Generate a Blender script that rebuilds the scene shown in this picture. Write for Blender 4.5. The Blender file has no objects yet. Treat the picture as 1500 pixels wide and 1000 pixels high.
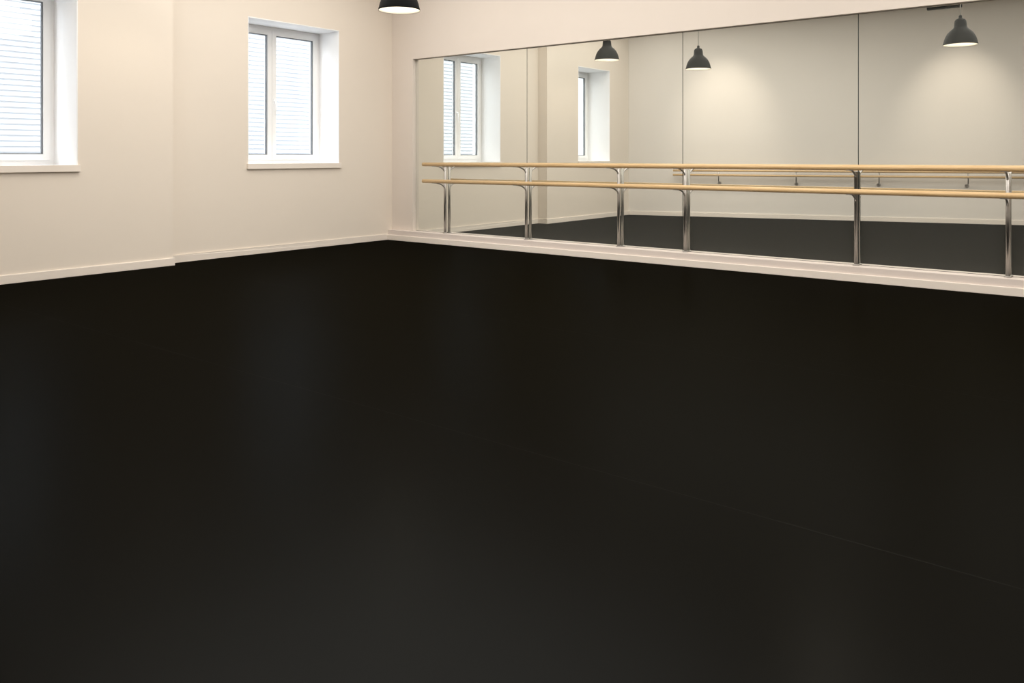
import bpy, bmesh, math
from mathutils import Vector, Matrix
sc = bpy.context.scene
sc.view_settings.view_transform = 'Standard'
sc.view_settings.look = 'None'

# ---------------------------------------------------------------- materials
def mat(name, col, rough=0.5, metal=0.0, spec=0.5, emit=None, estr=0.0, noise=0.0, nscale=30.0, bump=0.0, bscale=200.0):
    m = bpy.data.materials.new(name); m.use_nodes = True
    nt = m.node_tree; b = nt.nodes['Principled BSDF']
    b.inputs['Base Color'].default_value = (*col, 1)
    b.inputs['Roughness'].default_value = rough
    b.inputs['Metallic'].default_value = metal
    b.inputs['Specular IOR Level'].default_value = spec
    if emit:
        b.inputs['Emission Color'].default_value = (*emit, 1)
        b.inputs['Emission Strength'].default_value = estr
    tc = nt.nodes.new('ShaderNodeTexCoord')
    if noise > 0:
        n = nt.nodes.new('ShaderNodeTexNoise'); n.inputs['Scale'].default_value = nscale
        n.inputs['Detail'].default_value = 4
        nt.links.new(tc.outputs['Object'], n.inputs['Vector'])
        r = nt.nodes.new('ShaderNodeMixRGB')
        r.inputs[1].default_value = (*[c*(1-noise) for c in col], 1)
        r.inputs[2].default_value = (*[min(1, c*(1+noise)) for c in col], 1)
        nt.links.new(n.outputs['Fac'], r.inputs[0])
        nt.links.new(r.outputs[0], b.inputs['Base Color'])
    if bump > 0:
        n2 = nt.nodes.new('ShaderNodeTexNoise'); n2.inputs['Scale'].default_value = bscale
        nt.links.new(tc.outputs['Object'], n2.inputs['Vector'])
        bp = nt.nodes.new('ShaderNodeBump'); bp.inputs['Strength'].default_value = bump
        bp.inputs['Distance'].default_value = 0.002
        nt.links.new(n2.outputs['Fac'], bp.inputs['Height'])
        nt.links.new(bp.outputs[0], b.inputs['Normal'])
    return m

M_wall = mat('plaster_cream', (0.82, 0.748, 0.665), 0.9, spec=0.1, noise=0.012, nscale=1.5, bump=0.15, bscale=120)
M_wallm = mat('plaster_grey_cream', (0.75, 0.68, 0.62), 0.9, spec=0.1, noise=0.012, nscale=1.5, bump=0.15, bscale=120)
M_wallb = mat('plaster_back', (0.80, 0.757, 0.71), 0.9, spec=0.1, noise=0.012, nscale=1.5, bump=0.15, bscale=120)
M_ceil = mat('ceiling_paint', (0.82, 0.79, 0.75), 0.95, spec=0.1, noise=0.01, nscale=2)
M_base = mat('skirting_paint', (0.86, 0.79, 0.72), 0.5, spec=0.3, noise=0.01, nscale=3)
M_plinth = mat('plinth_paint', (0.76, 0.68, 0.635), 0.6, spec=0.3, noise=0.01, nscale=3)
M_reveal = mat('reveal_white', (0.94, 0.94, 0.94), 0.8, spec=0.2, noise=0.01, nscale=3)
M_frame = mat('pvc_white', (0.93, 0.93, 0.93), 0.35, spec=0.4, noise=0.01, nscale=3)
M_gasket = mat('gasket_grey', (0.15, 0.16, 0.17), 0.7, noise=0.1)
M_steel = mat('brushed_steel', (0.42, 0.40, 0.38), 0.32, metal=1.0, noise=0.08, nscale=60)
M_black = mat('black_enamel', (0.003, 0.003, 0.003), 0.5, spec=0.06, noise=0.1)
M_inner = mat('white_enamel', (0.85, 0.82, 0.76), 0.4, noise=0.02)
M_bulb = mat('bulb_glow', (1, 0.93, 0.8), 0.4, emit=(1.0, 0.9, 0.75), estr=14)
M_cable = mat('cable_grey', (0.45, 0.44, 0.42), 0.6, noise=0.05)
M_dark = mat('dark_gap', (0.05, 0.055, 0.05), 0.7, noise=0.1)
M_ext = mat('exterior_render', (0.285, 0.30, 0.312), 0.9, noise=0.03, nscale=4)
M_slat = mat('exterior_slats', (0.315, 0.33, 0.343), 0.6, noise=0.02)
M_grnd = mat('exterior_paving', (0.65, 0.66, 0.67), 0.9, noise=0.1, nscale=5)

def wood():
    m = mat('beech_wood', (0.62, 0.40, 0.19), 0.4, spec=0.4)
    nt = m.node_tree; b = nt.nodes['Principled BSDF']
    tc = nt.nodes.new('ShaderNodeTexCoord'); mp = nt.nodes.new('ShaderNodeMapping')
    mp.inputs['Scale'].default_value = (2, 60, 60)
    n = nt.nodes.new('ShaderNodeTexNoise'); n.inputs['Scale'].default_value = 2; n.inputs['Detail'].default_value = 5
    cr = nt.nodes.new('ShaderNodeValToRGB')
    cr.color_ramp.elements[0].position = 0.3; cr.color_ramp.elements[0].color = (0.62, 0.41, 0.20, 1)
    cr.color_ramp.elements[1].position = 0.7; cr.color_ramp.elements[1].color = (0.78, 0.56, 0.31, 1)
    nt.links.new(tc.outputs['Object'], mp.inputs[0]); nt.links.new(mp.outputs[0], n.inputs['Vector'])
    nt.links.new(n.outputs['Fac'], cr.inputs[0]); nt.links.new(cr.outputs[0], b.inputs['Base Color'])
    return m
M_wood = wood()

def mirror_mat():
    m = bpy.data.materials.new('mirror_glass'); m.use_nodes = True
    nt = m.node_tree; nt.nodes.clear()
    o = nt.nodes.new('ShaderNodeOutputMaterial')
    g = nt.nodes.new('ShaderNodeBsdfGlossy'); g.inputs['Color'].default_value = (0.86, 0.875, 0.84, 1); g.inputs['Roughness'].default_value = 0.0
    d = nt.nodes.new('ShaderNodeBsdfDiffuse'); d.inputs['Color'].default_value = (0.60, 0.62, 0.58, 1)
    mx = nt.nodes.new('ShaderNodeMixShader'); mx.inputs[0].default_value = 0.08  # grey diffuse haze mixed in to lighten the dark floor's reflection
    nt.links.new(g.outputs[0], mx.inputs[1]); nt.links.new(d.outputs[0], mx.inputs[2]); nt.links.new(mx.outputs[0], o.inputs[0])
    return m
M_mirror = mirror_mat()

def glass_mat():
    m = bpy.data.materials.new('window_glass'); m.use_nodes = True
    nt = m.node_tree; nt.nodes.clear()
    o = nt.nodes.new('ShaderNodeOutputMaterial')
    g = nt.nodes.new('ShaderNodeBsdfGlossy'); g.inputs['Roughness'].default_value = 0.02
    t = nt.nodes.new('ShaderNodeBsdfTransparent'); t.inputs['Color'].default_value = (0.97, 0.98, 0.99, 1)
    mx = nt.nodes.new('ShaderNodeMixShader'); mx.inputs[0].default_value = 0.05
    nt.links.new(t.outputs[0], mx.inputs[1]); nt.links.new(g.outputs[0], mx.inputs[2]); nt.links.new(mx.outputs[0], o.inputs[0])
    return m
M_glass = glass_mat()

def floor_mat():
    m = bpy.data.materials.new('black_dance_vinyl'); m.use_nodes = True
    nt = m.node_tree; nt.nodes.clear(); N = nt.nodes.new; L = nt.links.new
    o = N('ShaderNodeOutputMaterial')
    df = N('ShaderNodeBsdfDiffuse'); gl = N('ShaderNodeBsdfGlossy'); gl.inputs['Roughness'].default_value = 0.29
    gl.inputs['Color'].default_value = (0.94, 1.0, 1.03, 1)
    mx = N('ShaderNodeMixShader'); mx.inputs[0].default_value = 0.0078
    L(df.outputs[0], mx.inputs[1]); L(gl.outputs[0], mx.inputs[2]); L(mx.outputs[0], o.inputs[0])
    tc = N('ShaderNodeTexCoord'); sp = N('ShaderNodeSeparateXYZ'); L(tc.outputs['Object'], sp.inputs[0])
    a = N('ShaderNodeMath'); a.operation = 'SUBTRACT'; a.inputs[1].default_value = 1.65; L(sp.outputs['Y'], a.inputs[0])
    w = N('ShaderNodeMath'); w.operation = 'FLOORED_MODULO'; w.inputs[1].default_value = 2.0; L(a.outputs[0], w.inputs[0])
    s = N('ShaderNodeMath'); s.operation = 'SUBTRACT'; s.inputs[1].default_value = 1.0; L(w.outputs[0], s.inputs[0])
    ab = N('ShaderNodeMath'); ab.operation = 'ABSOLUTE'; L(s.outputs[0], ab.inputs[0])
    lt = N('ShaderNodeMath'); lt.operation = 'LESS_THAN'; lt.inputs[1].default_value = 0.0016; L(ab.outputs[0], lt.inputs[0])
    n = N('ShaderNodeTexNoise'); n.inputs['Scale'].default_value = 250; L(tc.outputs['Object'], n.inputs['Vector'])
    c = N('ShaderNodeMixRGB'); c.inputs[1].default_value = (0.0024, 0.0016, 0.0003, 1); c.inputs[2].default_value = (0.0034, 0.0026, 0.0010, 1)
    L(n.outputs['Fac'], c.inputs[0])
    c2 = N('ShaderNodeMixRGB'); c2.inputs[2].default_value = (0.013, 0.0125, 0.0105, 1); L(lt.outputs[0], c2.inputs[0]); L(c.outputs[0], c2.inputs[1])
    L(c2.outputs[0], df.inputs['Color'])
    bp = N('ShaderNodeBump'); bp.inputs['Strength'].default_value = 0.12; bp.inputs['Distance'].default_value = 0.001
    L(n.outputs['Fac'], bp.inputs['Height']); L(bp.outputs[0], gl.inputs['Normal'])
    return m
M_floor = floor_mat()

# ---------------------------------------------------------------- builder
class B:
    def __init__(s, name):
        s.name = name; s.bm = bmesh.new(); s.mats = []
    def mi(s, m):
        if m not in s.mats: s.mats.append(m)
        return s.mats.index(m)
    def box(s, lo, hi, m):
        i = s.mi(m); lo = Vector(lo); hi = Vector(hi)
        v = [s.bm.verts.new((x, y, z)) for x in (lo.x, hi.x) for y in (lo.y, hi.y) for z in (lo.z, hi.z)]
        for f in ((0,1,3,2),(4,6,7,5),(0,4,5,1),(2,3,7,6),(0,2,6,4),(1,5,7,3)):
            fc = s.bm.faces.new([v[k] for k in f]); fc.material_index = i
        return v
    def prism(s, pts, z0, z1, m):
        i = s.mi(m)
        a = [s.bm.verts.new((p[0], p[1], z0)) for p in pts]; b = [s.bm.verts.new((p[0], p[1], z1)) for p in pts]
        n = len(pts)
        s.bm.faces.new(a[::-1]).material_index = i; s.bm.faces.new(b).material_index = i
        for k in range(n):
            s.bm.faces.new([a[k], a[(k+1)%n], b[(k+1)%n], b[k]]).material_index = i
    def tube(s, pts, r, m, seg=16, cap=True):
        i = s.mi(m); pts = [Vector(p) for p in pts]; rings = []
        for k, p in enumerate(pts):
            if k == 0: d = pts[1]-pts[0]
            elif k == len(pts)-1: d = pts[-1]-pts[-2]
            else: d = (pts[k+1]-pts[k]).normalized()+(pts[k]-pts[k-1]).normalized()
            d.normalize()
            up = Vector((0,0,1)) if abs(d.z) < 0.9 else Vector((1,0,0))
            if len(pts) > 2: up = Vector((1,0.01,0))
            u = d.cross(up).normalized(); w = d.cross(u).normalized()
            rr = r[k] if isinstance(r, (list, tuple)) else r
            rings.append([s.bm.verts.new(p+u*rr*math.cos(2*math.pi*j/seg)+w*rr*math.sin(2*math.pi*j/seg)) for j in range(seg)])
        for a, b in zip(rings, rings[1:]):
            for j in range(seg):
                f = s.bm.faces.new([a[j], a[(j+1)%seg], b[(j+1)%seg], b[j]]); f.material_index = i; f.smooth = True
        if cap:
            s.bm.faces.new(rings[0]).material_index = i; s.bm.faces.new(rings[-1]).material_index = i
    def lathe(s, c, prof, m, seg=48):
        i = s.mi(m); rings = []
        for r, z in prof:
            rings.append([s.bm.verts.new((c[0]+r*math.cos(2*math.pi*j/seg), c[1]+r*math.sin(2*math.pi*j/seg), c[2]+z)) for j in range(seg)])
        for a, b in zip(rings, rings[1:]):
            for j in range(seg):
                f = s.bm.faces.new([a[j], a[(j+1)%seg], b[(j+1)%seg], b[j]]); f.material_index = i; f.smooth = True
    def done(s, bevel=0.0, origin=None, place=None):
        bmesh.ops.remove_doubles(s.bm, verts=s.bm.verts, dist=1e-6)
        bmesh.ops.recalc_face_normals(s.bm, faces=s.bm.faces)
        if origin:
            bmesh.ops.translate(s.bm, verts=s.bm.verts, vec=-Vector(origin))
        me = bpy.data.meshes.new(s.name); s.bm.to_mesh(me); s.bm.free()
        for m in s.mats: me.materials.append(m)
        o = bpy.data.objects.new(s.name, me); sc.collection.objects.link(o)
        if origin: o.location = origin
        if place: o.location = place[0]; o.rotation_euler = (0, 0, place[1])
        if bevel:
            md = o.modifiers.new('bevel', 'BEVEL'); md.width = bevel; md.segments = 2; md.limit_method = 'ANGLE'
        return o

# ---------------------------------------------------------------- dimensions
H = 4.0
XL = -8.70      # window wall face
XP = -8.50      # projecting part of the window wall
YS = 4.77       # where the projection ends
XO = -9.30      # outer face
YW = 8.27       # mirror wall face
YM = 8.33       # mirror surface
XR = 3.0
PC = (XP, 1.85); PE = (-1.4, -0.25); YB = -1.7
W1 = (5.855, 7.289, 1.065, 2.93); W0 = (2.60, 3.755, 1.065, 2.93)

b = B('floor'); b.prism([(XO, YB-0.3), (XR+0.2, YB-0.3), (XR+0.2, 8.6), (XO, 8.6)], -0.1, 0.0, M_floor); b.done()
b = B('ceiling'); b.prism([(XO, YB-0.3), (XR+0.2, YB-0.3), (XR+0.2, 8.6), (XO, 8.6)], H, H+0.15, M_ceil); b.done()

b = B('wall_left')
def wallseg(x1, y0, y1, win, m):
    a, c, z0, z1 = win
    b.box((XO, y0, 0), (x1, a, H), m); b.box((XO, c, 0), (x1, y1, H), m)
    b.box((XO, a, 0), (x1, c, z0), m); b.box((XO, a, z1), (x1, c, H), m)
wallseg(XL, YS, 8.5, W1, M_wall)
wallseg(XP, 1.3, YS, W0, M_wall)
b.done()

def window(name, x1, w, xf, ymid):
    a, c, z0, z1 = w
    e = 0.012
    b = B(name)
    R = M_reveal
    b.box((XO-0.02, a, z0), (x1+0.001, a+e, z1), R); b.box((XO-0.02, c-e, z0), (x1+0.001, c, z1), R)
    b.box((XO-0.02, a, z1-e), (x1+0.001, c, z1), R)
    b.box((xf-0.02, a, z0), (x1, c, z0+0.055), M_frame)
    b.box((x1, a-0.015, z0-0.012), (x1+0.03, c+0.015, z0+0.055), M_base)
    zs = z0+0.055
    a += e; c -= e; z1 -= e
    F = M_frame; t = 0.06; d0, d1 = xf-0.07, xf
    b.box((d0, a, zs), (d1, a+t, z1), F); b.box((d0, c-t, zs), (d1, c, z1), F)
    b.box((d0, a+t, z1-t), (d1, c-t, z1), F); b.box((d0, a+t, zs), (d1, c-t, zs+t), F)
    for (s0, s1) in ((a+t-0.012, ymid), (ymid+0.004, c-t+0.012)):
        q = 0.062; f0, f1 = xf-0.055, xf+0.018
        zb, zt = zs+t-0.012, z1-t+0.012
        b.box((f0, s0, zb), (f1, s0+q, zt), F); b.box((f0, s1-q, zb), (f1, s1, zt), F)
        b.box((f0, s0+q, zt-q), (f1, s1-q, zt), F); b.box((f0, s0+q, zb), (f1, s1-q, zb+q), F)
        g = 0.010; y0, y1, u0, u1 = s0+q, s1-q, zb+q, zt-q
        G = M_gasket; x0, x2 = xf-0.03, xf+0.004
        b.box((x0, y0, u0), (x2, y0+g, u1), G); b.box((x0, y1-g, u0), (x2, y1, u1), G)
        b.box((x0, y0+g, u1-g), (x2, y1-g, u1), G); b.box((x0, y0+g, u0), (x2, y1-g, u0+g), G)
        b.box((xf-0.022, y0+g, u0+g), (xf-0.014, y1-g, u1-g), M_glass)
    zh = (zs+z1)/2-0.08; yh = ymid+0.035; xh = xf+0.018
    b.box((xh, yh-0.014, zh-0.035), (xh+0.01, yh+0.014, zh+0.035), M_frame)
    b.tube([(xh+0.008, yh, zh), (xh+0.045, yh, zh)], 0.009, M_frame)
    b.tube([(xh+0.042, yh, zh+0.01), (xh+0.046, yh, zh-0.06), (xh+0.042, yh, zh-0.13)], [0.011, 0.010, 0.009], M_frame)
    b.done(bevel=0.002)
window('window_1', XL, W1, -9.12, 6.49)
window('window_2', XP, W0, -9.02, 3.10)

b = B('wall_mirror_side')
MX0, MX1, MZ0, MZ1 = -8.27, 1.86, 0.146, 2.60
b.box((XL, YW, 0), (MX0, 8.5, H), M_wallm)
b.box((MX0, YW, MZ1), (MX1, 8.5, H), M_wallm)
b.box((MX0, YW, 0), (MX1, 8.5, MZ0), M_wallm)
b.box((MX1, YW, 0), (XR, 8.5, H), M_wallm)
b.box((MX0, 8.36, MZ0), (MX1, 8.5, MZ1), M_dark)
b.done()
b = B('mirror')
xs = [-8.27, -6.27, -4.09, -2.22, -0.25, 1.86]
for x0, x1 in zip(xs, xs[1:]):
    b.box((x0+0.004, YM, MZ0+0.004), (x1-0.004, YM+0.006, MZ1-0.004), M_mirror)
b.box((MX0, YM+0.006, MZ0), (MX1, YM+0.03, MZ1), M_dark)
b.done()
b = B('trim_1')
b.box((XL, 8.19, 0), (XR, YW, 0.146), M_plinth)
b.box((MX0, YW, 0.130), (MX1, YM, 0.1465), M_plinth)
b.done(bevel=0.003)
b = B('baseboard_mirror_side'); b.box((XL, 8.172, 0), (XR, 8.19, 0.075), M_base); b.done(bevel=0.004)
b = B('baseboard_left')
b.box((XL, YS, 0), (XL+0.016, 8.172, 0.085), M_base)
b.box((XP, 1.75, 0), (XP+0.016, YS+0.016, 0.085), M_base)
b.box((XL+0.016, YS, 0), (XP, YS+0.016, 0.085), M_base)
b.done(bevel=0.004)

d = (Vector(PE)-Vector(PC)).normalized(); nrm = Vector((-d.y, d.x)); L = (Vector(PE)-Vector(PC)).length
ANG = math.atan2(d.y, d.x)
def bp(s, off):
    v = Vector(PC)+d*s+nrm*off; return (v.x, v.y)
PL = ((PC[0], PC[1], 0), ANG)
b = B('wall_back'); b.box((-0.4, -0.2, 0), (L, 0, H), M_wallb); b.done(place=PL)
b = B('wall_recess_back'); b.box((-1.6, YB-0.2, 0), (XR, YB, H), M_wallb); b.done()
b = B('wall_recess_side'); b.prism([PE, (-1.4, YB), (-1.6, YB), (-1.6, -0.25)], 0, H, M_wallb); b.done()
b = B('wall_right'); b.box((XR, YB-0.2, 0), (XR+0.2, 8.5, H), M_wallb); b.done()
b = B('baseboard_back'); b.box((0.02, 0, 0), (L, 0.016, 0.085), M_base); b.done(bevel=0.004, place=PL)
b = B('baseboard_right'); b.box((XR-0.016, YB, 0), (XR, 8.172, 0.085), M_base); b.done(bevel=0.004)

# ---------------------------------------------------------------- barre in front of mirror
b = B('ballet_barre')
YBAR, YP = 8.07, 8.288
for z in (1.10, 0.87):
    b.tube([(-7.87, YBAR, z), (2.3, YBAR, z)], 0.026, M_wood, 24)
    for xe in (-7.872, 2.302):
        b.tube([(xe-0.004, YBAR, z), (xe+0.004, YBAR, z)], 0.021, M_wood, 24)
for x in (-7.66, -6.25, -4.89, -4.04, -2.23, -0.96, 0.9, 1.7):
    b.tube([(x, YP, 0.147), (x, YP, 1.055)], 0.018, M_steel, 20)
    b.lathe((x, YP, 0.147), [(0.0, 0.012), (0.028, 0.012), (0.031, 0.008), (0.031, 0.0)], M_steel, 24)
    b.lathe((x, YP, 1.055), [(0.018, 0.0), (0.016, 0.008), (0.0, 0.012)], M_steel, 20)
    for z in (1.10, 0.87):
        pts = []
        for k in range(9):
            t = k/8*math.pi/2
            pts.append((x, YP-(YP-YBAR)*(1-math.cos(t)), z-0.13+0.108*math.sin(t)))
        b.tube(pts, 0.009, M_steel, 10)
        b.box((x-0.03, YBAR-0.014, z-0.029), (x+0.03, YBAR+0.014, z-0.022), M_steel)
b.done()

# barre on the back wall (built in the wall's own frame)
b = B('ballet_barre')
S0, S1 = 0.95, L-0.15
for z in (0.93, 0.84):
    b.tube([(S0, 0.16, z), (S1, 0.16, z)], 0.021, M_wood, 20)
s = S0+0.9
while s < S1:
    b.tube([(s, 0.16, 0.925), (s, 0.16, 0.72)], 0.011, M_steel, 10)
    b.tube([(s, 0.165, 0.725), (s, 0.004, 0.68)], 0.011, M_steel, 10)
    b.tube([(s, 0.002, 0.68), (s, 0.014, 0.68)], 0.035, M_steel, 16)
    s += 1.45
b.done(place=PL)

# ---------------------------------------------------------------- pendants
def pendant(x, y, z, dia, power):
    r = dia/2
    b = B('pendant_lamp')
    out = [(1, 0), (1.0, .05), (.97, .14), (.93, .32), (.86, .52), (.74, .74), (.58, .92), (.43, 1.05), (.37, 1.14), (.35, 1.35), (.33, 1.52), (.27, 1.62), (.14, 1.68), (.10, 1.72), (.10, 1.86), (.03, 1.9)]
    b.lathe((x, y, z), [(a*r, h*r) for a, h in out], M_black)
    inn = [(1, 0), (.975, .02), (.95, .14), (.90, .32), (.83, .51), (.71, .72), (.55, .89), (.38, 1.0), (.0, 1.02)]
    b.lathe((x, y, z), [(a*r, h*r) for a, h in inn], M_inner)
    n = 10; rb = .32
    b.lathe((x, y, z), [(max(1e-4, rb*math.sin(math.pi*k/n))*r, (.52-rb*math.cos(math.pi*k/n))*r) for k in range(n+1)], M_bulb, 24)
    b.tube([(x, y, z+1.88*r), (x, y, H-0.05)], 0.006, M_cable, 8)
    b.lathe((x, y, H), [(0.0, -0.06), (0.03, -0.055), (0.05, -0.03), (0.05, 0)], M_cable, 24)
    b.done(origin=(x, y, z))
    l = bpy.data.lights.new('pendant_bulb_light', 'SPOT'); l.energy = power; l.color = (1, .87, .7); l.shadow_soft_size = 0.05
    l.spot_size = math.radians(150); l.spot_blend = 0.6
    lo = bpy.data.objects.new('pendant_bulb_light', l); lo.location = (x, y, z+0.01); sc.collection.objects.link(lo)
pendant(-5.37, 5.197, 2.535, 0.38, 18)
pendant(-1.75, 5.75, 2.535, 0.375, 18)
pendant(-7.60, 4.19, 2.93, 0.44, 3)

b = B('ceiling_track_light')
tx, ty, tz = -2.26, 3.83, 3.30
b.box((tx-0.22, ty-0.03, tz), (tx+0.22, ty+0.03, tz+0.05), M_black)
for o in (-0.16, 0.16):
    b.tube([(tx+o, ty, tz+0.05), (tx+o, ty, H)], 0.006, M_cable, 8)
b.done(bevel=0.004)

def wallwash(s, off, power):
    p = bp(s, off)
    b = B('recessed_downlight')
    b.lathe((p[0], p[1], H), [(0.075, 0.0), (0.075, -0.006), (0.055, -0.008), (0.05, 0.0)], M_frame, 32)
    b.lathe((p[0], p[1], H), [(0.05, -0.002), (0.001, -0.003)], M_bulb, 32)
    b.done()
    l = bpy.data.lights.new('downlight_beam', 'SPOT'); l.energy = power; l.color = (1, .88, .74); l.shadow_soft_size = 0.08
    l.spot_size = math.radians(56); l.spot_blend = 1.0
    lo = bpy.data.objects.new('downlight_beam', l); lo.location = (p[0], p[1], H-0.03); sc.collection.objects.link(lo)
    tgt = Vector((*bp(s, 0.0), 2.0)); lo.rotation_euler = (tgt-lo.location).to_track_quat('-Z', 'Y').to_euler()
wallwash(1.95, 1.7, 170)
wallwash(6.1, 1.7, 180)

# ---------------------------------------------------------------- exterior
b = B('neighbouring_building')
b.box((-16.5, -8, -3), (-16.0, 26, 4.9), M_ext)
z = -0.5
while z < 4.8:
    b.box((-16.0, -8, z), (-15.982, 26, z+0.07), M_slat); z += 0.10
b.done()
b = B('exterior_ground'); b.box((-30, -20, -3.2), (-9.5, 30, -3.0), M_grnd); b.done()

# ---------------------------------------------------------------- lights
def area(x, y, z, sx, sy, e, col, rot=(0,0,0)):  # broad unseen fill added under the ceiling to brighten walls, no real fixture
    l = bpy.data.lights.new('added_ceiling_fill', 'AREA'); l.shape = 'RECTANGLE'; l.size = sx; l.size_y = sy; l.energy = e; l.color = col
    o = bpy.data.objects.new('added_ceiling_fill', l); o.location = (x, y, z); o.rotation_euler = rot; sc.collection.objects.link(o)
warm = (1, .95, .875)
area(-5.4, 5.0, 3.95, 5.2, 5.2, 255, warm)
area(0.2, 5.0, 3.95, 5.0, 5.2, 235, warm)

w = bpy.data.worlds.new('World'); sc.world = w; w.use_nodes = True
w.node_tree.nodes['Background'].inputs[0].default_value = (0.93, 0.96, 1.0, 1)
w.node_tree.nodes['Background'].inputs[1].default_value = 5.5

# ---------------------------------------------------------------- camera
c = bpy.data.cameras.new('camera'); co = bpy.data.objects.new('camera', c); sc.collection.objects.link(co)
co.location = (0, 0, 1.2); co.rotation_euler = (math.radians(90), 0, math.atan2(.6161, .7877))
c.sensor_fit = 'HORIZONTAL'; c.sensor_width = 36; c.lens = 1189/1500*36; c.shift_y = -0.18; c.clip_start = 0.02
sc.camera = co
